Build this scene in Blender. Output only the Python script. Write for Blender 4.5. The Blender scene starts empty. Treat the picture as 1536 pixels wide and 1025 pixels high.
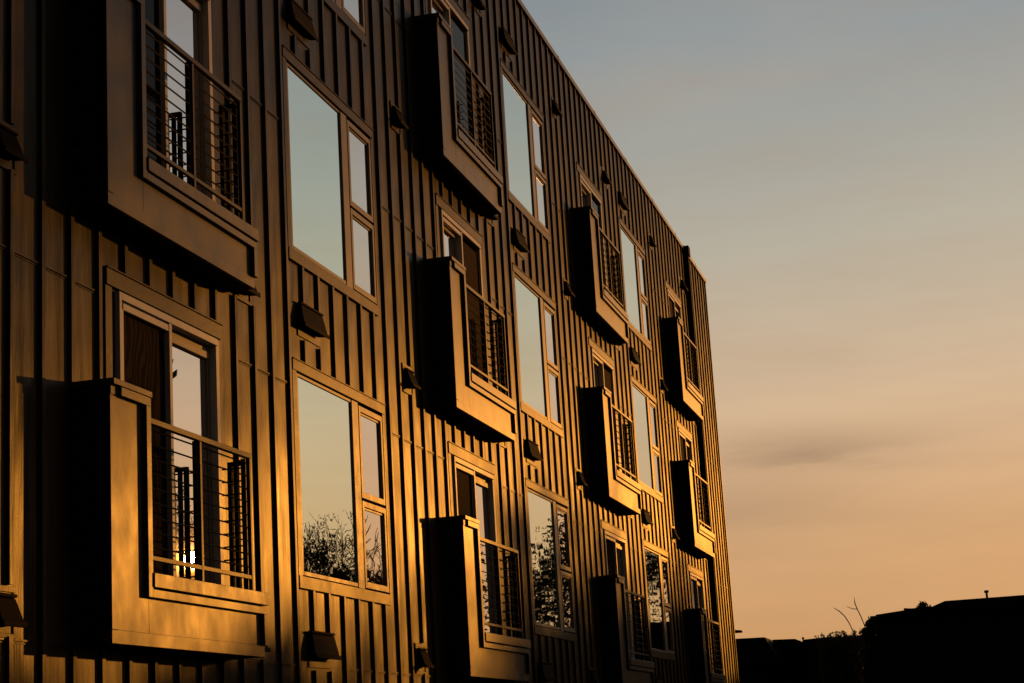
import bpy, bmesh, math, random
from mathutils import Vector, Matrix, noise as mnoise
random.seed(7)
C = bpy.context.scene.collection
SC = bpy.context.scene
P = 9.0767          # bay length along the facade (m)
FL = 3.2            # floor to floor
YB = -0.311         # front of the box balconies

# ------------------------------------------------------------------ helpers
class MB:
    def __init__(s): s.v = []; s.f = []
    def quad(s, a, b, c, d):
        n = len(s.v); s.v += [a, b, c, d]; s.f.append((n, n+1, n+2, n+3))
    def poly(s, pts):
        n = len(s.v); s.v += list(pts); s.f.append(tuple(range(n, n+len(pts))))
    def box(s, x0, x1, y0, y1, z0, z1):
        if x0 > x1: x0, x1 = x1, x0
        if y0 > y1: y0, y1 = y1, y0
        if z0 > z1: z0, z1 = z1, z0
        n = len(s.v)
        s.v += [(x0,y0,z0),(x1,y0,z0),(x1,y1,z0),(x0,y1,z0),(x0,y0,z1),(x1,y0,z1),(x1,y1,z1),(x0,y1,z1)]
        for q in ((0,3,2,1),(4,5,6,7),(0,1,5,4),(1,2,6,5),(2,3,7,6),(3,0,4,7)): s.f.append(tuple(n+i for i in q))
    def hexa(s, b, t):      # two rings of four points
        n = len(s.v); s.v += list(b)+list(t)
        for q in ((3,2,1,0),(4,5,6,7),(0,1,5,4),(1,2,6,5),(2,3,7,6),(3,0,4,7)): s.f.append(tuple(n+i for i in q))
    def prism(s, prof, x0, x1):     # profile in (y,z) extruded along x
        n = len(s.v); m = len(prof)
        s.v += [(x0,y,z) for y,z in prof]+[(x1,y,z) for y,z in prof]
        s.f.append(tuple(range(n+m-1, n-1, -1))); s.f.append(tuple(range(n+m, n+2*m)))
        for i in range(m): j = (i+1) % m; s.f.append((n+i, n+j, n+m+j, n+m+i))
    def tube(s, pts, rad, seg=6):
        pts = [Vector(p) for p in pts]; n0 = len(s.v)
        for i, p in enumerate(pts):
            d = (pts[min(i+1, len(pts)-1)]-pts[max(i-1, 0)]).normalized()
            a = d.cross(Vector((0,0,1)));
            if a.length < 1e-3: a = d.cross(Vector((1,0,0)))
            a.normalize(); b = d.cross(a)
            r = rad[i] if isinstance(rad, (list, tuple)) else rad
            for k in range(seg):
                t = 2*math.pi*k/seg; s.v.append(tuple(p+a*(r*math.cos(t))+b*(r*math.sin(t))))
        for i in range(len(pts)-1):
            for k in range(seg):
                k2 = (k+1) % seg
                s.f.append((n0+i*seg+k, n0+i*seg+k2, n0+(i+1)*seg+k2, n0+(i+1)*seg+k))
        s.f.append(tuple(n0+k for k in range(seg)))
        s.f.append(tuple(n0+(len(pts)-1)*seg+k for k in reversed(range(seg))))
    def build(s, name, mat, parent=None, bevel=0, fix=True):
        me = bpy.data.meshes.new(name); me.from_pydata([tuple(v) for v in s.v], [], s.f)
        if fix:
            bm = bmesh.new(); bm.from_mesh(me); bmesh.ops.recalc_face_normals(bm, faces=bm.faces); bm.to_mesh(me); bm.free()
        me.materials.append(mat)
        o = bpy.data.objects.new(name, me); C.objects.link(o)
        if parent is not None: o.parent = parent
        if bevel:
            m = o.modifiers.new('bevel', 'BEVEL'); m.width = bevel; m.segments = 1; m.limit_method = 'ANGLE'
        return o

def tag(o, label, cat, group=None, kind=None):
    o['label'] = label; o['category'] = cat
    if group: o['group'] = group
    if kind: o['kind'] = kind
    return o
def empty(name, loc, label, cat, group=None):
    o = bpy.data.objects.new(name, None); C.objects.link(o); o.location = loc
    return tag(o, label, cat, group)
def copy_tree(o, parent):
    c = o.copy(); C.objects.link(c); c.parent = parent
    for ch in o.children: copy_tree(ch, c)
    return c

# ------------------------------------------------------------------ materials
def mat(name, base=(.1,.1,.1), rough=.5, metal=0., ior=1.5, spec=.5):
    m = bpy.data.materials.new(name); m.use_nodes = True
    b = m.node_tree.nodes['Principled BSDF']
    b.inputs['Base Color'].default_value = (*base, 1); b.inputs['Roughness'].default_value = rough
    b.inputs['Metallic'].default_value = metal; b.inputs['IOR'].default_value = ior
    b.inputs['Specular IOR Level'].default_value = spec
    return m
def N(m, t, **k):
    n = m.node_tree.nodes.new(t)
    for a, b in k.items(): setattr(n, a, b)
    return n
def L(m, a, b): m.node_tree.links.new(a, b)
def bsdf(m): return m.node_tree.nodes['Principled BSDF']
def coords(m, scale=(1,1,1), kind='Object'):
    tc = N(m, 'ShaderNodeTexCoord'); mp = N(m, 'ShaderNodeMapping'); mp.inputs['Scale'].default_value = scale
    L(m, tc.outputs[kind], mp.inputs['Vector']); return mp.outputs['Vector']
def noise(m, vec, scale, detail=4, rough=.55):
    n = N(m, 'ShaderNodeTexNoise'); n.inputs['Scale'].default_value = scale; n.inputs['Detail'].default_value = detail
    n.inputs['Roughness'].default_value = rough; L(m, vec, n.inputs['Vector']); return n.outputs['Fac']
def ramp(m, fac, stops):
    r = N(m, 'ShaderNodeValToRGB'); e = r.color_ramp.elements
    while len(e) < len(stops): e.new(.5)
    for i, (p, c) in enumerate(stops):
        e[i].position = p; e[i].color = (*c, 1) if len(c) == 3 else c
    L(m, fac, r.inputs['Fac']); return r.outputs['Color']
def math_(m, op, a, b=None, c=None):
    n = N(m, 'ShaderNodeMath', operation=op)
    for i, x in enumerate((a, b, c)):
        if x is None: continue
        if isinstance(x, (int, float)): n.inputs[i].default_value = x
        else: L(m, x, n.inputs[i])
    return n.outputs[0]
def mixc(m, fac, a, b, mode='MIX'):
    n = N(m, 'ShaderNodeMix', data_type='RGBA', blend_type=mode)
    for s, x in ((n.inputs[0], fac), (n.inputs[6], a), (n.inputs[7], b)):
        if isinstance(x, (int, float)): s.default_value = x
        elif isinstance(x, tuple): s.default_value = (*x, 1)
        else: L(m, x, s)
    return n.outputs[2]
def bump(m, h, strength, dist):
    n = N(m, 'ShaderNodeBump'); n.inputs['Strength'].default_value = strength; n.inputs['Distance'].default_value = dist
    L(m, h, n.inputs['Height']); L(m, n.outputs[0], bsdf(m).inputs['Normal'])

def siding_material():
    m = mat('bronze_metal_siding', (.1,.07,.045), .42, spec=.05)
    geo = N(m, 'ShaderNodeNewGeometry'); sep = N(m, 'ShaderNodeSeparateXYZ'); L(m, geo.outputs['Position'], sep.inputs[0])
    k = math_(m, 'FLOOR', math_(m, 'DIVIDE', math_(m, 'SUBTRACT', sep.outputs['X'], 16.86), .43222))
    zz = math_(m, 'FLOOR', math_(m, 'DIVIDE', math_(m, 'SUBTRACT', sep.outputs['Z'], 5.17), 2.65))
    wn = N(m, 'ShaderNodeTexWhiteNoise', noise_dimensions='2D'); cb = N(m, 'ShaderNodeCombineXYZ')
    L(m, k, cb.inputs[0]); L(m, zz, cb.inputs[1]); L(m, cb.outputs[0], wn.inputs['Vector'])
    v = coords(m)
    vs = coords(m, (4, 4, .35))
    n1 = noise(m, vs, 2.2, 5, .6); n2 = noise(m, v, 1.1, 4); n3 = noise(m, v, 38, 3, .7); n4 = noise(m, coords(m, (9, 9, .8)), 3.5, 6, .7)
    col = ramp(m, n1, [(.3, (.012,.009,.006)), (.5, (.018,.0135,.0095)), (.72, (.027,.02,.014))])
    col = mixc(m, math_(m, 'MULTIPLY', wn.outputs['Value'], .4), col, (.065,.045,.03))
    drips = ramp(m, n4, [(.62, (1,1,1)), (.72, (.72,.62,.52))])
    col = mixc(m, .7, col, drips, 'MULTIPLY')
    specks = ramp(m, noise(m, coords(m, (1,1,.55)), 34, 2, .5), [(.25, (.35,.25,.2)), (.3, (1,1,1))])
    col = mixc(m, .85, col, specks, 'MULTIPLY')
    L(m, col, bsdf(m).inputs['Base Color'])
    r = math_(m, 'ADD', math_(m, 'MULTIPLY', n1, .18), math_(m, 'ADD', math_(m, 'MULTIPLY', wn.outputs['Value'], .05), ROUGH-.12))
    r = math_(m, 'ADD', r, math_(m, 'MULTIPLY', math_(m, 'SUBTRACT', n2, .5), .18))
    L(m, r, bsdf(m).inputs['Roughness'])
    n5 = noise(m, coords(m, (2.6, 2.6, 1.1)), 1.3, 1, .4)
    h = math_(m, 'ADD', math_(m, 'ADD', math_(m, 'MULTIPLY', n1, .8), math_(m, 'MULTIPLY', n3, .04)), math_(m, 'MULTIPLY', n5, 2.4))
    bump(m, h, .6, .012)
    return m
ROUGH = .35
M = {}
M['siding'] = siding_material()
def painted(name, base, rough, amt=.25, scale=3., bm=.25, spec=.12):
    m = mat(name, base, rough, spec=spec); v = coords(m, (1,1,1)); n = noise(m, coords(m, (1.3,1.3,.9)), scale, 6, .65); n3 = noise(m, v, 60, 3, .7)
    d = tuple(c*(1-amt) for c in base); u = tuple(min(1, c*(1+amt)) for c in base)
    col = ramp(m, n, [(.3, d), (.7, u)])
    sp = ramp(m, noise(m, v, 23, 2, .5), [(.245, (.3,.22,.17)), (.285, (1,1,1))])
    col = mixc(m, .9, col, sp, 'MULTIPLY')
    L(m, col, bsdf(m).inputs['Base Color'])
    L(m, math_(m, 'ADD', math_(m, 'MULTIPLY', n, .25), rough-.12), bsdf(m).inputs['Roughness'])
    bump(m, math_(m, 'ADD', n, math_(m, 'MULTIPLY', n3, .12)), bm, .006)
    return m
M['board'] = painted('painted_balcony_board', (.04,.035,.03), .36, .3, 3., .2, .11)
M['trim'] = painted('painted_trim_board', (.022,.018,.014), .37, .3, 3., .6, .06)
M['box_side'] = mat('shaded_end_panel', (.012,.011,.01), .7, spec=.1)  # darker than the boards, the shade on the box ends put into the colour
M['sill'] = painted('pale_sill_board', (.06,.05,.042), .36, .3, 5., .3, .1)
M['white'] = painted('white_vinyl_frame', (.46,.46,.48), .4, .12, 6., .1, .1)
M['tan'] = painted('tan_sash_frame', (.20,.18,.165), .38, .15, 6., .1, .08)
M['black'] = mat('black_metal', (.005,.0045,.004), .7, spec=.02)
M['rail'] = mat('bronze_railing', (.03,.022,.015), .4, spec=.07)
M['cap'] = mat('roof_cap_metal', (.12,.1,.08), .4, spec=.2)
M['rod'] = mat('dark_steel_rod', (.006,.0055,.005), .5, spec=.03)
def glass_material(name, tint, rough=.012, wob=.0016, sc=2.0):
    m = mat(name, tint, rough, 1.0)
    v = coords(m, (1,1,.6)); n = noise(m, v, sc, 1, .4); n2 = noise(m, coords(m, (1,1,1.8)), 11, 1, .4)
    h = math_(m, 'ADD', n, math_(m, 'MULTIPLY', n2, .035))
    bump(m, h, 1.0, wob*4)
    return m
M['glass'] = glass_material('coated_window_glass', (.68,.80,.78), .006, .0003)
M['glass_clear'] = glass_material('clear_sash_glass', (.70,.66,.66), .008, .00005, 1.2)
# faint rough gloss added to the sash glass as a halo round the sun's glint
m = M['glass_clear']; b2 = N(m, 'ShaderNodeBsdfGlossy'); b2.inputs['Roughness'].default_value = .11; b2.inputs['Color'].default_value = (1,.9,.75,1)
ms = N(m, 'ShaderNodeMixShader'); ms.inputs[0].default_value = .0011; L(m, bsdf(m).outputs[0], ms.inputs[1]); L(m, b2.outputs[0], ms.inputs[2]); L(m, ms.outputs[0], m.node_tree.nodes['Material Output'].inputs[0])
M['dark_glass'] = mat('dark_room_glass', (.004,.004,.005), .05, spec=.03)
def screen_material(name, a, b):
    m = mat(name, a, .8, spec=.02)
    v = coords(m, (1, 1, .5)); w = N(m, 'ShaderNodeTexWave', wave_type='BANDS', bands_direction='X')
    w.inputs['Scale'].default_value = 4.2; w.inputs['Distortion'].default_value = 15; w.inputs['Detail'].default_value = .3; w.inputs['Detail Scale'].default_value = 1.1
    L(m, v, w.inputs['Vector']); L(m, ramp(m, w.outputs['Fac'], [(.35, a), (.7, b)]), bsdf(m).inputs['Base Color'])
    return m
M['screen'] = screen_material('rippled_insect_screen', (.0006,.0005,.0004), (.03,.016,.008))
M['curtain_brown'] = screen_material('brown_curtain', (.012,.0035,.0015), (.02,.006,.003))
M['curtain_red'] = screen_material('dark_red_curtain', (.016,.002,.002), (.026,.004,.003))

# ------------------------------------------------------------------ setting
g = MB(); g.quad((-900,-900,0),(1500,-900,0),(1500,900,0),(-900,900,0))
m = mat('grassy_ground', (.03,.032,.018), .95, spec=.1); v = coords(m); n = noise(m, v, .35, 6)
L(m, ramp(m, n, [(.35, (.018,.022,.010)), (.65, (.045,.038,.022))]), bsdf(m).inputs['Base Color']); bump(m, noise(m, v, 14, 4), .6, .05)
o = g.build('ground', m, fix=False); o['kind'] = 'structure'
m = mat('asphalt', (.045,.043,.04), .85, spec=.2); v = coords(m)
L(m, ramp(m, noise(m, v, 2.2, 8, .7), [(.35, (.032,.031,.03)), (.65, (.06,.057,.052))]), bsdf(m).inputs['Base Color']); bump(m, noise(m, v, 90, 3), .5, .01)
g = MB(); g.quad((-60,-17,.004),(300,-17,.004),(300,-8,.004),(-60,-8,.004)); o = g.build('road', m, fix=False); o['kind'] = 'structure'
m = mat('concrete_walk', (.2,.19,.17), .85, spec=.2); v = coords(m)
L(m, ramp(m, noise(m, v, 3, 8, .7), [(.35, (.14,.13,.12)), (.65, (.24,.22,.2))]), bsdf(m).inputs['Base Color'])
g = MB()
for i in range(80): g.box(-30+i*1.8, -30+i*1.8+1.785, -7.9, -5.4, -.05, .12)
o = g.build('sidewalk', m); o['kind'] = 'structure'

# ------------------------------------------------------------------ apartment building
U0, U1, ZR = -4.0, 46.15, 13.38
bld = empty('apartment_building', (0,0,0), 'four storey bronze metal sided apartment building with box balconies, seen along its long facade', 'building')
bays = [('c', c, r) for c in (1,2,3) for r in (0,1,2)]
def win_u(c): return 16.246+(c-1)*P-.0     # left of the big pane
def win_z(r): return 3.42+FL*r
def box_u(c): return 11.712+(c-1)*P
def box_z(r): return 2.533+FL*r
windows = [(c, r) for c in (1,2,3) for r in (0,1,2)]
boxes = [(1,0),(1,1)]+[(c, r) for c in (2,3,4) for r in (0,1,2)]
holes = []; keep = []       # holes in the sheet; rectangles that battens must stop at
for c, r in windows:
    u, z = win_u(c), win_z(r)
    holes.append((u-.06, u+2.51, z-.05, z+1.95)); keep.append((u-.17, u+2.56, z-.17, z+2.03))
for c, r in boxes:
    u, z = box_u(c), box_z(r)
    holes.append((u+.70, u+2.64, z+.42, z+2.735)); keep.append((u+.51, u+2.66, z+.0, z+2.875)); keep.append((u, u+2.79, z, z+1.85))
vents_big = [(1,0),(1,1),(1,2),(2,1),(2,2),(2,3),(2,0),(3,1),(3,2),(3,3)]
vents_big = [(c, r) for c in (1,2,3) for r in (0,1,2,3)]
for c, r in vents_big: keep.append((win_u(c)+.03, win_u(c)+.72, 2.5+FL*r, 2.86+FL*r))
vents_small = [(19.62+(c-1)*P, r) for c in (0,1,2,3) for r in (0,1,2,3)]+[(14.75+(c-1)*P, r) for c in (1,2,3,4) for r in (0,1,2,3)]
for u, r in vents_small: keep.append((u-.02, u+.39, 2.56+FL*r, 2.90+FL*r))

us = sorted(set([U0, U1]+[h[0] for h in holes]+[h[1] for h in holes])); zs = sorted(set([0, ZR]+[h[2] for h in holes]+[h[3] for h in holes]))
w = MB()
for i in range(len(us)-1):
    for j in range(len(zs)-1):
        a, b, c_, d = us[i], us[i+1], zs[j], zs[j+1]; um, zm = (a+b)/2, (c_+d)/2
        if any(h[0] < um < h[1] and h[2] < zm < h[3] for h in holes): continue
        w.quad((a,0,c_),(b,0,c_),(b,0,d),(a,0,d))
for a, b, c_, d in holes:      # reveals
    w.quad((a,0,c_),(a,.2,c_),(a,.2,d),(a,0,d)); w.quad((b,0,c_),(b,0,d),(b,.2,d),(b,.2,c_))
    w.quad((a,0,d),(a,.2,d),(b,.2,d),(b,0,d)); w.quad((a,0,c_),(b,0,c_),(b,.2,c_),(a,.2,c_))
w.quad((U1,0,0),(U1,14,0),(U1,14,ZR),(U1,0,ZR)); w.quad((U0,0,0),(U0,0,ZR),(U0,14,ZR),(U0,14,0))
w.quad((U0,14,0),(U0,14,ZR),(U1,14,ZR),(U1,14,0)); w.quad((U0,.22,0),(U1,.22,0),(U1,.22,ZR),(U0,.22,ZR))
# battens
ub = 16.86-.43222*48
while ub < U1-.03:
    segs = [(0.25, ZR)]
    for a, b, c_, d in keep:
        if a < ub+.05 and b > ub:
            ns = []
            for s0, s1 in segs:
                if d <= s0 or c_ >= s1: ns.append((s0, s1)); continue
                if c_ > s0+.03: ns.append((s0, c_))
                if d < s1-.03: ns.append((d, s1))
            segs = ns
    if ub > U0:
        for s0, s1 in segs:
            j = random.uniform(-.004, .004)
            w.box(ub+j, ub+.05+j, -.03, .002, s0, s1)
    ub += .43222
# corner trim
w.box(U1-.055, U1+.012, -.038, .002, 0, ZR)
# end wall battens
yy = .4
while yy < 14: w.box(U1-.002, U1+.03, yy, yy+.05, .25, ZR); yy += .432
# panel joints: thin flashings between battens
sj = w; ub = 16.86-.43222*48
while ub < U1:
    um = ub+.24
    for zj in ([2.52, 5.17, 7.82, 10.45] if um < 37 else [2.3, 5.30, 8.36, 11.2]):
        zj += random.uniform(-.006, .006)
        if um > U0+.2 and not any(a < um+.2 and b > um-.2 and c_-.02 < zj < d+.02 for a, b, c_, d in keep):
            sj.box(ub+.055, ub+.428, -.006, .002, zj, zj+.007); sj.box(ub+.055, ub+.428, -.012, .002, zj+.016, zj+.028)
    ub += .43222
o = w.build('wall', M['siding'], bld, fix=False)
# roof
rf = MB(); rf.box(U0, U1, 0.01, 14, ZR-.25, ZR-.02); ro = rf.build('roof', M['black'], bld)
cp = MB(); x = U0
while x < U1+.02:
    x2 = min(x+3.03, U1+.03); cp.box(x, x2-.006, -.045, .25, ZR+.0, ZR+.045); cp.box(x, x2-.006, -.052, -.04, ZR-.05, ZR+.045)
    cp.box(x2-.05, x2+.02, -.057, .2, ZR-.03, ZR+.053); x = x2+.0001
cp.build('roof_flashing', M['cap'], bld, .003)
pl = MB(); pl.box(U0, U1+.01, -.04, .01, 0, .25); pl.build('plinth', M['black'], bld)

# ---- windows
def make_window(u, z, parent):
    x = lambda a: u+a
    t = MB()
    t.box(x(-.17), x(2.57), -.034, .0, z+1.925, z+2.03)      # head board
    t.box(x(-.17), x(2.52), -.034, .0, z-.17, z-.055)        # bottom board
    t.box(x(-.17), x(-.065), -.026, .0, z-.055, z+1.925); t.box(x(2.515), x(2.56), -.026, .0, z-.055, z+1.925)
    t.box(x(-.17), x(2.60), -.044, .0, z+2.03, z+2.042)      # drip flashing
    root = t.build('window', M['trim'], parent, .002)
    f = MB()
    f.box(x(-.05), x(-.0), -.012, .05, z-.04, z+1.915); f.box(x(0), x(1.532), -.012, .05, z+1.885, z+1.915); f.box(x(0), x(1.532), -.014, .05, z-.04, z+0)
    f.box(x(1.532), x(1.72), -.02, .05, z-.05, z+1.915)
    f.build('mullion_frame', M['tan'], root, .002)
    for (a, b) in ((.905, 1.89), (-.035, .875)):
        f = MB(); l0, r0, z0, z1 = x(1.735), x(2.50), z+a, z+b
        f.box(l0, l0+.055, -.024, .05, z0, z1); f.box(r0-.05, r0, -.024, .05, z0, z1)
        f.box(l0+.055, r0-.05, -.024, .05, z1-.06, z1); f.box(l0+.055, r0-.05, -.024, .05, z0, z0+.065)
        f.box(l0+.055, r0-.05, -.006, .05, z1-.085, z1-.06)
        sf = f.build('sash_frame', M['tan'], root, .002)
        # pane of the sash is a child of the window
        p = MB(); p.box(l0+.05, r0-.045, .003, .014, z0+.06, z1-.055); p.build('pane', M['glass_clear'], root)
    p = MB(); p.box(x(-.002), x(1.534), .0, .012, z-.002, z+1.887); p.build('pane', M['glass'], root)
    return root
for c, r in windows: make_window(win_u(c), win_z(r), bld)

# ---- balcony doors
deep = {(1,0):'A1',(1,1):'A0',(2,0):'A2',(2,1):'B2',(2,2):'B0',(3,0):'A0',(3,1):'B3',(3,2):'B0',(4,0):'A0',(4,1):'A3',(4,2):'A3'}
def make_door(u, z, kind, parent):
    x = lambda a: u+a
    t = MB()
    t.box(x(.51), x(2.66), -.034, 0, z+2.745, z+2.875); t.box(x(.51), x(.62), -.02, 0, z+.4, z+2.745)
    t.box(x(.51), x(2.68), -.046, 0, z+2.875, z+2.888)
    root = t.build('balcony_door', M['trim'], parent, .002)
    f = MB()
    f.box(x(.705), x(.745), -.04, .06, z+.42, z+2.73); f.box(x(2.565), x(2.63), -.02, .06, z+.42, z+2.73)
    f.box(x(.745), x(2.565), -.04, .06, z+2.67, z+2.73); f.box(x(.745), x(2.565), -.02, .1, z+.42, z+.50)
    f.box(x(.765), x(1.60), -.03, .0, z+2.60, z+2.655); f.box(x(.76), x(.79), -.03, .0, z+.5, z+2.655)
    f.box(x(1.60), x(1.65), -.034, .05, z+.50, z+2.67)
    f.build('door_frame', M['white'], root, .002)
    def dark(a, b, mt, y=.012):
        p = MB(); p.box(a, b, y, y+.01, z+.5, z+2.6); p.build('screen' if mt != 'dark_glass' else 'dark_pane', M[mt], root)
    def deepg(a, b):
        f = MB(); y = .055
        f.box(a, a+.03, y-.01, y+.05, z+.5, z+2.66); f.box(b-.05, b, y-.01, y+.05, z+.5, z+2.66)
        f.box(a+.03, b-.05, y-.03, y+.05, z+2.55, z+2.61); f.box(a+.03, b-.05, y-.01, y+.05, z+2.61, z+2.66); f.box(a+.03, b-.05, y-.01, y+.05, z+.5, z+.60)
        f.build('sash_frame', M['tan'], root, .002)
        p = MB(); p.box(a+.025, b-.045, y+.002, y+.012, z+.595, z+2.555); p.build('pane', M['glass_clear'], root)
    mt = {'0':'dark_glass','1':'screen','2':'curtain_brown','3':'curtain_red'}[kind[1]]
    if kind[0] == 'A': dark(x(.79), x(1.60), mt); deepg(x(1.65), x(2.565))
    else: deepg(x(.745), x(1.60)); dark(x(1.65), x(2.565), mt)
for c, r in boxes: make_door(box_u(c), box_z(r), deep[(c, r)], bld)

# ---- box balconies
def make_balcony(parent):
    # local frame: origin at the bottom left front corner's foot on the wall
    y0 = YB
    b = MB()
    b.box(0, .60, y0+.012, y0+.05, 0.03, 1.84); b.box(.60, 2.79, y0+.012, y0+.05, .03, .42)        # front boards
    b.box(0.002, 2.788, y0+.006, y0+.05, 0, .098)                                                     # bottom strip
    b.box(0.0, .10, y0+.004, y0+.05, .098, 1.84)
    b.box(.545, .60, y0+.05, 0, .42, 1.84)
    b.box(.0, 2.79, y0+.05, -.002, .42, .45)                                                         # floor
    root = b.build('box_balcony', M['board'], parent, .003)
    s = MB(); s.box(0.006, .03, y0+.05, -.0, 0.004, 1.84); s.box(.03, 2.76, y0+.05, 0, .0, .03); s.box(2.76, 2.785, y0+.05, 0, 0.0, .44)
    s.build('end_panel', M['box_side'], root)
    t = MB()
    t.box(.12, .60, y0-.028, y0+.012, 1.775, 1.84); t.box(.525, .60, y0-.028, y0+.012, .355, 1.775)        # raised trim round the opening
    t.box(.60, 2.79, y0-.028, y0+.012, .355, .415)
    t.box(2.715, 2.79, y0-.028, y0+.012, .098, .355)
    t.box(.0, .12, y0-.002, y0+.012, 1.775, 1.84)
    t.build('raised_trim', M['board'], root, .002)
    cpb = MB(); cpb.box(-.012, .615, y0-.034, .0, 1.842, 1.888); cpb.build('cap', M['sill'], root, .003)
    sl = MB(); sl.prism([(y0-.04,.43),(y0+.10,.43),(y0+.10,.555),(y0-.04,.535)], .60, 2.80); sl.build('sill', M['sill'], root, .003)
    r = MB(); r.box(.60, 2.56, y0-.01, y0+.035, 1.655, 1.70)
    ra = r.build('railing', M['rail'], root, .003)
    r = MB(); r.box(.60, 2.56, y0, y0+.03, .635, .668); r.build('bottom_rail', M['rail'], ra, .002)
    for a, b_, c_, e in ((1.53,1.562,-.002,.045),(.605,.625,0,.03),(2.535,2.56,-.004,.03)):
        p = MB(); p.box(a, b_, y0+c_, y0+e, .537 if a > .7 else .54, 1.6545 if c_ > -.01 else 1.65); p.build('post', M['rail'], ra)
    p = MB(); p.box(1.434, 1.5295, y0+.012, y0+.05, .537, 1.6545) if False else p.box(1.495, 1.5295, y0+.012, y0+.05, .537, 1.6545); p.build('post', M['black'], ra)
    p = MB()
    p.box(2.50, 2.54, y0+.15, y0+.185, .50, 1.60); p.box(2.50, 2.54, y0+.095, y0+.125, .50, 1.60); p.box(2.50, 2.54, y0+.035, y0+.185, 1.60, 1.635)
    p.box(2.495, 2.532, y0+.031, y0+.06, .54, 1.6535)
    p.build('side_return', M['black'], ra)
    for k in range(9):
        zz = .735+.110*k
        q = MB(); q.tube([(.62, y0+.018, zz), (2.54, y0+.018, zz)], .0075, 5); q.build('rung', M['rod'], ra)
        q = MB(); q.tube([(2.52, y0+.03, zz-.035), (2.52, -.07, zz-.035)], .0075, 5); q.build('rung', M['rod'], ra)
    return root
bal = make_balcony(bld); bal.location = (box_u(1), 0, box_z(0))
for c, r in boxes[1:]:
    o = copy_tree(bal, bld); o.location = (box_u(c), 0, box_z(r))

# ---- vent hoods
def make_vent(big):
    W, H, D, fl = (.60, .235, .09, .035) if big else (.25, .2, .11, .02)
    t = MB()
    if big: t.box(-.01, W+.01, -.012, 0, -.10, .02)
    else:
        t.box(-.06, .31, -.016, 0, .22, .26); t.box(-.06, .31, -.016, 0, -.08, -.05); t.box(-.06, -.03, -.016, 0, -.05, .22); t.box(.28, .31, -.016, 0, -.05, .22)
        t.box(-.03, .28, -.006, 0, -.05, .22)
    root = t.build('vent', M['trim'], bld, .002)
    h = MB()
    h.hexa([(0,-.014,0),(W,-.014,0),(W,-.014,H-.0),(0,-.014,H-.0)][0:4], [(-fl,-D,0.0),(W+fl,-D,0.0),(W,-.05,H-.03),(0,-.05,H-.03)])
    h.box(-.012, W+.012, -.055, -.012, H-.018, H+.004)
    h.box(-fl-.004, W+fl+.004, -D-.012, -D+.0, -.02, .02)
    h.build('hood', M['black'], root, .003)
    return root
vb = make_vent(True); first = True
for c, r in vents_big:
    o = vb if first else copy_tree(vb, bld); first = False
    o.location = (win_u(c)+.065, 0, 2.625+FL*r)
vs_ = make_vent(False); first = True
for u, r in vents_small:
    o = vs_ if first else copy_tree(vs_, bld); first = False
    o.location = (u+.06, 0, 2.63+FL*r)
# ---- downpipe
d = MB(); d.box(42.72, 42.86, -.13, -.03, 0, 13.4); d.box(42.66, 42.92, -.16, 0, 13.2, 13.44)
for zz in (1.5, 4.4, 7.4, 10.4, 12.6): d.box(42.69, 42.89, -.134, 0, zz, zz+.04)
d.build('downpipe', M['black'], bld, .004)

# ------------------------------------------------------------------ far houses
def roofmat(name, c):
    m = mat(name, c, .9, spec=.1); L(m, ramp(m, noise(m, coords(m), 5, 5), [(.3, tuple(x*.7 for x in c)), (.7, tuple(x*1.3 for x in c))]), bsdf(m).inputs['Base Color']); return m
HW = roofmat('dark_house_siding', (.010,.009,.008)); HR = roofmat('asphalt_shingles', (.010,.0095,.009))
HF = mat('dim_fascia', (.012,.011,.01), .7, spec=.1); HG = mat('far_window_glass', (.008,.008,.009), .15, spec=.1)
def house_windows(x, ys, zs_, w_, h_, root):
    for y in ys:
        for z in zs_:
            f = MB(); f.box(x-.05, x, y-w_/2-.08, y+w_/2+.08, z-.08, z+h_+.08); fo = f.build('window', HF, root)
            p = MB(); p.box(x-.07, x-.05, y-w_/2, y-.02, z, z+h_); p.box(x-.07, x-.05, y+.02, y+w_/2, z, z+h_); p.build('pane', HG, fo)
# large low building at the right (D)
r = empty('long_building', (90,-12,0), 'long dark low-pitched building at right edge with a flue on its roof', 'building'); r.location = (0,0,0)
b = MB(); b.box(90, 104, -24, -1.0, 0, 6.85); b.box(90, 104, -24, -3.0, 6.85, 7.1); b.build('wall', HW, r)
b = MB(); b.box(89.7, 104.3, -2.7, -.75, 6.86, 7.05)
b.prism([(-1.03,7.05),(-1.03,7.10),(-2.7,7.24),(-2.7,7.05)], 89.7, 104.3)
b.prism([(-2.38,7.05),(-2.38,7.31),(-2.7,7.27),(-3.7,7.28),(-4.32,7.50),(-8.3,7.50),(-14,7.62),(-24.5,7.2),(-24.5,7.05)], 89.6, 104.4)
rr = b.build('roof', HR, r)
b = MB(); b.tube([(95,-6.28,7.4),(95,-6.28,8.12)], .055, 10); b.tube([(95,-6.28,8.10),(95,-6.28,8.22)], [.11,.11], 10); b.build('flue', M['black'], rr)
b = MB(); b.tube([(95,-7.9,7.5),(95,-7.9,7.62)], .12, 8); b.build('roof_vent', M['black'], rr)
house_windows(90, (-3,-7,-11,-15,-19), (1.2, 4.2), 1.4, 1.3, r)
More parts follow.
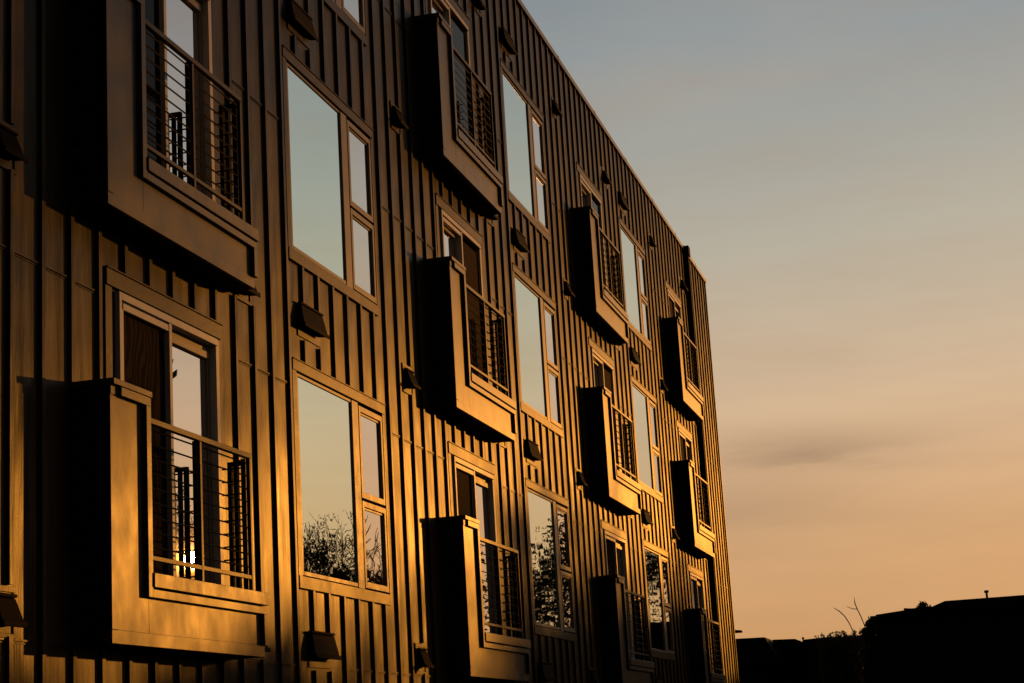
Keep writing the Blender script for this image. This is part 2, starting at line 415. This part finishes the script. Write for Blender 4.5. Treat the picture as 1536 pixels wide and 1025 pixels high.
def house(name, label, x0, x1, y0, y1, ze, prof, extras=()):
    r = empty(name, (0,0,0), label, 'house')
    b = MB(); b.box(x0, x1, y0, y1, 0, ze); b.build('wall', HW, r)
    b = MB(); b.prism(prof, x0-.4, x1+.4); rf_ = b.build('roof', HR, r)
    for (y, z0, z1, rad) in extras:
        e = MB(); e.tube([((x0+x1)/2, y, z0), ((x0+x1)/2, y, z1)], rad, 8); e.tube([((x0+x1)/2, y, z1-.12), ((x0+x1)/2, y, z1)], rad*1.6, 8); e.build('vent_pipe', M['black'], rf_)
    house_windows(x0, [y0+(y1-y0)*t for t in (.25, .75)], (1.2, 4.0), 1.2, 1.2, r)
    return r
house('gabled_house', 'far house with hipped roof beside the corner of the apartment building', 120, 131, 7.6, 15, 6.2, [(6.9,6.2),(7.9,8.02),(13,8.12),(15.6,6.2)])
house('low_house', 'far low house with two vent pipes, left of the shrubs', 122, 131, 5.6, 7.3, 7.0, [(5.3,7.0),(5.45,7.56),(6.15,7.88),(7.6,7.93),(7.6,7.0)], ((6.1,7.8,8.2,.05),(7.15,7.8,8.02,.06),(7.35,7.8,7.98,.06)))
house('flat_roofed_house', 'far flat roofed house partly behind the spiky shrub', 120, 130, -2.6, 5.35, 7.0, [(-2.8,7.0),(-2.8,7.5),(3.9,7.74),(5.45,7.69),(5.45,7.0)], ((5.05,7.6,7.86,.05),))
# ------------------------------------------------------------------ street lamp
sl = empty('street_lamp', (70,4.2,0), 'cobra-head street lamp reaching out beyond the apartment corner', 'street lamp')
b = MB(); b.tube([(0,0,0),(0,0,5.1)], [.09,.06], 10); b.tube([(0,0,5.1),(0,-.15,5.45),(0,-.5,5.6),(0,-1.02,5.63)], .03, 8); b.build('pole', M['black'], sl)
b = MB(); b.hexa([(-.12,-1.0,5.6),(.12,-1.0,5.6),(.09,-1.34,5.6),(-.09,-1.34,5.6)], [(-.08,-.96,5.73),(.08,-.96,5.73),(.05,-1.32,5.69),(-.05,-1.32,5.69)]); b.build('lamp_head', M['black'], sl, .02)

# ------------------------------------------------------------------ vegetation
BK = roofmat('bark', (.04,.03,.022))
def leafmat(name, a, b):
    m = mat(name, a, .7, spec=.15); o = N(m, 'ShaderNodeObjectInfo')
    L(m, ramp(m, noise(m, coords(m), 1.3, 3), [(.35, a), (.65, b)]), bsdf(m).inputs['Base Color']); return m
LF = leafmat('dark_foliage', (.03,.04,.014), (.06,.065,.022)); LG = leafmat('olive_foliage', (.05,.05,.02), (.09,.075,.03))
MINR = [.012]
def branch(mb, p, d, length, rad, depth, rnd, tips, spread=.5, up=.15):
    pts = [p]; rads = [rad]; n = 4; q = p.copy(); dd = d.copy()
    for i in range(n):
        dd = (dd+Vector((rnd.uniform(-1,1), rnd.uniform(-1,1), rnd.uniform(-.6,1)))*.16+Vector((0,0,up*.3))).normalized()
        q = q+dd*(length/n); pts.append(q.copy()); rads.append(rad*(1-.45*(i+1)/n))
    mb.tube(pts, [max(x_, MINR[0]) for x_ in rads], 5 if depth > 2 else 3)
    if depth == 0: tips.append(pts[-1]); return
    k = rnd.choice((2,3,3)) if depth > 1 else 3
    for i in range(k):
        a = rnd.uniform(0, 6.283); t = Vector((math.cos(a), math.sin(a), 0))
        nd = (dd+t*spread*rnd.uniform(.6,1.4)+Vector((0,0,up))).normalized(); j = rnd.choice((2,3,4,4))
        branch(mb, pts[j].copy(), nd, length*rnd.uniform(.62,.85), rads[j]*.68, depth-1, rnd, tips, spread, up)
    tips.append(pts[-1])
def leaves(mb, c, n, r, size, rnd):
    for i in range(n):
        v = Vector((rnd.gauss(0,1), rnd.gauss(0,1), rnd.gauss(0,.8)))
        if v.length > 1.7: v *= 1.7*rnd.random()/v.length
        v *= r*.55; p = c+v
        a = Vector((rnd.uniform(-1,1), rnd.uniform(-1,1), rnd.uniform(-1,1))).normalized(); b_ = a.orthogonal().normalized(); s = size*rnd.uniform(.6,1.3)
        mb.v += [tuple(p-a*s), tuple(p+b_*s*.45), tuple(p+a*s), tuple(p-b_*s*.45)]; k = len(mb.v); mb.f.append((k-4,k-3,k-2,k-1))
def bare_tree(loc, h, seed, depth=5, name='bare_tree', label='', group=None, leaf=None, nleaf=0, lsize=.2, lr=.8, spread=.5, rad=None):
    rnd = random.Random(seed); t = empty(name, loc, label, 'tree', group); mb = MB(); tips = []
    branch(mb, Vector((0,0,0)), Vector((0,0,1)), h*.34, rad or h*.018, depth, rnd, tips, spread)
    k_ = h/max(v[2] for v in mb.v); mb.v = [tuple(c*k_ for c in v) for v in mb.v]; tips = [p*k_ for p in tips]
    mb.build('trunk', BK, t, fix=False)
    if leaf:
        lb = MB()
        for p in tips: leaves(lb, p, nleaf, lr, lsize, rnd)
        lb.build('crown', leaf, t, fix=False)
    return t
def evergreen(loc, h, rad, seed, label, group=None, base=.12, n=5200, leaf=None, name='evergreen_tree', size=.3):
    rnd = random.Random(seed); t = empty(name, loc, label, 'tree', group)
    mb = MB(); mb.tube([(0,0,0),(.1,0,h*.4),(0,.1,h*.85)], [h*.02,h*.014,h*.004], 7)
    for k in range(10):
        a = rnd.uniform(0,6.28); z = h*rnd.uniform(.25,.8); mb.tube([(0,0,z),(math.cos(a)*rad*.4, math.sin(a)*rad*.4, z+rad*.2),(math.cos(a)*rad*.8, math.sin(a)*rad*.8, z+rad*.3)], [h*.008,h*.005,h*.002], 4)
    mb.build('trunk', BK, t, fix=False)
    lb = MB(); clumps = []
    for k in range(46):
        z = rnd.uniform(base, 1.0); w_ = rad*(math.sin(math.pi*min(1, (z-base)/(1-base)*.78+.16))**.8)
        a = rnd.uniform(0,6.28); q = w_*math.sqrt(rnd.uniform(.05,1))*.8
        clumps.append((Vector((math.cos(a)*q, math.sin(a)*q, z*h)), rnd.uniform(.25,.45)*rad))
    for c, cr in clumps: leaves(lb, c, n//46, cr, size, rnd)
    lb.build('crown', leaf or LF, t, fix=False)
    return t
# in view, far right
def shrub(loc, label, seed, w_, h, n, spiky):
    rnd = random.Random(seed); t = empty('shrub', loc, label, 'shrub'); st = MB(); lf = MB()
    for i in range(n):
        a = rnd.uniform(0,6.28); y = rnd.uniform(-w_, w_); hh = h*(1-.075*rnd.random()**.6); x = rnd.uniform(-.8,.8)
        top = Vector((x+rnd.uniform(-.3,.3), y+rnd.uniform(-.35,.35)*h*.25, hh)); st.tube([(x*.3,y*.8,0), (x*.7,y,hh*.6), top], [.05,.03,.012], 4)
        for k in range(spiky):
            q = Vector((x*.7,y,hh*.6)).lerp(top, rnd.random()); leaves(lf, q, 5, .14, .1, rnd)
    for k in range(n*8): leaves(lf, Vector((rnd.uniform(-.8,.8), rnd.uniform(-w_,w_), h*rnd.uniform(.5,.925))), 8, .24, .10, rnd)
    st.build('stem', BK, t, fix=False); lf.build('foliage', LF, t, fix=False); return t
shrub((104,1.98,0), 'spiky low shrub on the skyline between the far houses and the long building', 3, 1.1, 7.42, 60, 9)
def twig(loc, label, pts, side=None):
    t = MB(); t.tube(pts, [.05]+[.028]*(len(pts)-2)+[.012], 5)
    if side: t.tube(side, [.02]*(len(side)-1)+[.01], 4)
    o = t.build('sapling', BK, None, fix=False); o.location = loc; tag(o, label, 'sapling', 'bare saplings on the skyline'); return o
twig((100,0,0), 'shorter thin bare sapling bending left above the skyline shrub', [(0,.75,0),(0,.84,6.95),(0,1.0,7.4),(0,1.2,7.77),(0,1.45,8.05),(0,1.75,8.27)])
twig((100,0,0), 'taller thin bare sapling with a fork, beside the round bush', [(0,.0,0),(0,.2,7.2),(0,.35,7.7),(0,.52,8.15),(0,.6,8.45),(0,.6,8.74)], [(0,.52,8.1),(0,.75,8.13),(0,1.05,8.28)])
evergreen((96,-.36,0), 7.12, .74, 11, 'small round bush tree against the left end of the long building', n=9000, base=.72, name='bush_tree', size=.085)
evergreen((108,-2.62,0), 8.62, .72, 12, 'rounded tree crown showing over the roof of the long building', n=5200, base=.72, name='bush_tree', size=.085)
# across the street, seen in the window panes and shading the lower facade
r = empty('added_row_house', (0,0,0), 'long row house added across the street to shade the foot of the facade', 'house')  # added behind the trees to keep the facade's foot in solid shade
b = MB(); b.box(60, 104, -36, -27, 0, 6.6); b.build('wall', HW, r)
b = MB(); b.prism([(-36.5,6.6),(-31.5,9.0),(-26.5,6.6)], 59.5, 104.5); b.build('roof', HR, r)
house_windows(60, (-34,-31.5,-29), (1.2, 4.0), 1.2, 1.2, r)
rnd = random.Random(5)
hedge = [(60,-25,8.5),(64.5,-25.5,8.95),(69,-25,8.85),(73.5,-25.6,9.0),(78,-25,9.2),(81.5,-25.5,9.6),(84.5,-25,10.6),(88,-25.3,11.0),(91.5,-25,10.6),(95.5,-25.5,9.6),(100,-25,9.2),(104.5,-25.5,8.8)]
for i, (x, y, h) in enumerate(hedge):
    evergreen((x, y, 0), h, 2.9, 30+i, 'dense dark tree in the row across the street, mirrored in the lower windows', 'dense trees across the street', n=3000, size=.3)
for i, (x, y, h) in enumerate([(60.8,-21.5,12.6),(71.5,-20.4,11.8),(74.5,-19.6,10.4),(78,-21.4,11.2),(83,-22,11.6),(88,-23,11.6)]):
    MINR[0] = .013 if i else .012
    bare_tree((x, y, 0), h, 60+i, 7 if i else 6, label='leafless tree with fine twigs across the street, mirrored in the lower windows', group='leafless trees across the street', rad=.2, spread=.7)
MINR[0] = .012
for i, (x, y, h) in enumerate([(112,-21,16.0),(135,-19.5,20.5),(124,-24,16.5),(150,-22,22.0)]):
    bare_tree((x, y, 0), h, 80+i, 5, label='tall twiggy tree across the street, mirrored in the middle lower windows', group='tall twiggy trees across the street', leaf=LG, nleaf=13, lsize=.2, lr=1.5, spread=.62, rad=.24)

def shade_tree(loc, h, cz, rr_, rz_, n, seed, label, group=None):
    rnd = random.Random(seed); t = empty('added_shade_tree', loc, label, 'tree', group); mb = MB(); tips = []
    branch(mb, Vector((0,0,0)), Vector((0,0,1)), h*.38, .2, 4, rnd, tips, .6)
    mb.build('trunk', BK, t, fix=False); lb = MB()
    for k in range(n//12):
        a = rnd.uniform(0,6.283); q = math.sqrt(rnd.random()); zz = rnd.uniform(-1,1); w_ = math.sqrt(max(0, 1-zz*zz))*rr_*q
        leaves(lb, Vector((math.cos(a)*w_, math.sin(a)*w_, cz+zz*rz_)), 12, .9, .15, rnd)
    lb.build('crown', LG, t, fix=False); return t
shade_tree((45.2,-20.5,0), 17.5, 12.6, 4.9, 5.8, 18500, 90, 'tall thinly leaved tree added out of view across the road to shade the near end of the building')  # added out of view, its crown dims the left end of the facade

# ------------------------------------------------------------------ sun and sky
AZ, EL = math.radians(-24.294), math.radians(6.368)
sd = Vector((math.cos(EL)*math.cos(AZ), math.cos(EL)*math.sin(AZ), math.sin(EL)))
sun = bpy.data.lights.new('sun', 'SUN'); sun.energy = 2.0; sun.angle = math.radians(.53); sun.color = (1,.36,.04)
so = bpy.data.objects.new('sun', sun); C.objects.link(so); so.rotation_euler = sd.to_track_quat('Z', 'Y').to_euler(); so.location = (60,-40,30)
wd = bpy.data.worlds.new('World'); SC.world = wd; wd.use_nodes = True
class W: node_tree = wd.node_tree
wt = wd.node_tree; bg = wt.nodes['Background']
sky = wt.nodes.new('ShaderNodeTexSky'); sky.sky_type = 'NISHITA'; sky.sun_disc = False
sky.sun_elevation = EL; sky.sun_rotation = math.atan2(sd.x, sd.y); sky.dust_density = 3.0; sky.air_density = 1.2; sky.ozone_density = 1.5
tc = N(W, 'ShaderNodeTexCoord'); nrm = N(W, 'ShaderNodeVectorMath', operation='NORMALIZE'); L(W, tc.outputs['Generated'], nrm.inputs[0])
sp = N(W, 'ShaderNodeSeparateXYZ'); L(W, nrm.outputs[0], sp.inputs[0])
def srgb(r, g_, b_): return tuple(((x/255+.055)/1.055)**2.4 if x > 10 else x/255/12.92 for x in (r, g_, b_))
el = sp.outputs['Z']
grad = ramp(W, el, [(0.0, srgb(200,149,99)), (.05, srgb(200,150,100)), (.10, srgb(203,157,111)), (.145, srgb(207,169,131)), (.19, srgb(200,174,145)), (.26, srgb(176,169,153)), (.37, srgb(140,148,151)), (.55, srgb(92,102,108)), (1.0, srgb(28,34,46))])
dt = N(W, 'ShaderNodeVectorMath', operation='DOT_PRODUCT'); L(W, nrm.outputs[0], dt.inputs[0]); dt.inputs[1].default_value = (math.cos(AZ), math.sin(AZ), 0)
azf = math_(W, 'MULTIPLY_ADD', dt.outputs['Value'], .5, .5)
side = ramp(W, azf, [(0.0, (.012,.013,.017)), (.5, (.03,.03,.036)), (.72, (.2,.2,.21)), (.865, (1,1,1)), (.95, (1.09,1.08,1.07))])
grad = mixc(W, 1.0, grad, side, 'MULTIPLY')
# thin streaked cloud
mp = N(W, 'ShaderNodeMapping'); L(W, nrm.outputs[0], mp.inputs[0]); mp.inputs['Scale'].default_value = (1.6, 1.6, 11)
nz = noise(W, mp.outputs[0], 3.2, 6, .6)
mp2 = N(W, 'ShaderNodeMapping'); L(W, nrm.outputs[0], mp2.inputs[0]); mp2.inputs['Scale'].default_value = (1, 1, 3.2)
nb = noise(W, mp2.outputs[0], 4.3, 5, .55)
wisp = ramp(W, nz, [(.42, (0,0,0)), (.72, (1,1,1))])
grad = mixc(W, math_(W, 'MULTIPLY', wisp, .22), grad, srgb(170,138,108))
grad = mixc(W, math_(W, 'MULTIPLY', ramp(W, nb, [(.45,(0,0,0)),(.7,(1,1,1))]), .10), grad, srgb(214,184,150))
# one grey bank low in the north-east: az 2..8 deg, el 8..9 deg
def gauss(x, c, s): return math_(W, 'EXPONENT', math_(W, 'MULTIPLY', math_(W, 'POWER', math_(W, 'ABSOLUTE', math_(W, 'DIVIDE', math_(W, 'SUBTRACT', x, c), s)), 2.0), -1.0))
yy_ = math_(W, 'DIVIDE', sp.outputs['Y'], sp.outputs['X']); ez = math_(W, 'ADD', el, math_(W, 'MULTIPLY', math_(W, 'SUBTRACT', nz, .5), .03))
bank = math_(W, 'MULTIPLY', gauss(yy_, .10, .066), gauss(ez, .147, .0135))
bank = math_(W, 'MULTIPLY', bank, ramp(W, nz, [(.3,(.35,.35,.35)),(.6,(1,1,1))]))
bank2 = math_(W, 'MULTIPLY', gauss(yy_, .125, .07), gauss(ez, .118, .014))
bank = math_(W, 'ADD', bank, math_(W, 'MULTIPLY', bank2, .45))
bank = math_(W, 'MULTIPLY', bank, ramp(W, dt.outputs['Value'], [(0,(0,0,0)),(.2,(1,1,1))]))
grad = mixc(W, math_(W, 'MULTIPLY', math_(W, 'MULTIPLY', gauss(yy_, .08, .09), gauss(ez, .172, .009)), .3), grad, srgb(224,192,152))
grad = mixc(W, math_(W, 'MULTIPLY', bank, .8), grad, srgb(148,121,97))
hs = N(W, 'ShaderNodeMix', data_type='RGBA', blend_type='ADD'); hs.inputs[0].default_value = .003
L(W, grad, hs.inputs[6]); L(W, sky.outputs[0], hs.inputs[7])
below = ramp(W, math_(W, 'ADD', el, .5), [(.495, (.08,.08,.08)), (.5, (1,1,1))])
L(W, hs.outputs[2], bg.inputs['Color']); bg.inputs['Strength'].default_value = 1.0

# ------------------------------------------------------------------ camera
cam = bpy.data.cameras.new('camera'); co = bpy.data.objects.new('camera', cam); C.objects.link(co)
F_ = Vector((0.94663561,0.23532512,0.2202342)); R_ = Vector((0.25351976,-0.96559283,-0.05795008)); U_ = Vector((-0.19901946,-0.11069133,0.97372413))
mt = Matrix((R_, U_, -F_)).transposed().to_4x4(); mt.translation = Vector((0,-6.20577,1.62465)); co.matrix_world = mt
cam.sensor_fit = 'HORIZONTAL'; cam.sensor_width = 36; cam.lens = 2733.8/1536*36; cam.clip_end = 4000; cam.clip_start = .05
SC.camera = co
SC.view_settings.view_transform = 'Standard'; SC.view_settings.look = 'None'; SC.view_settings.exposure = 0; SC.view_settings.gamma = 1
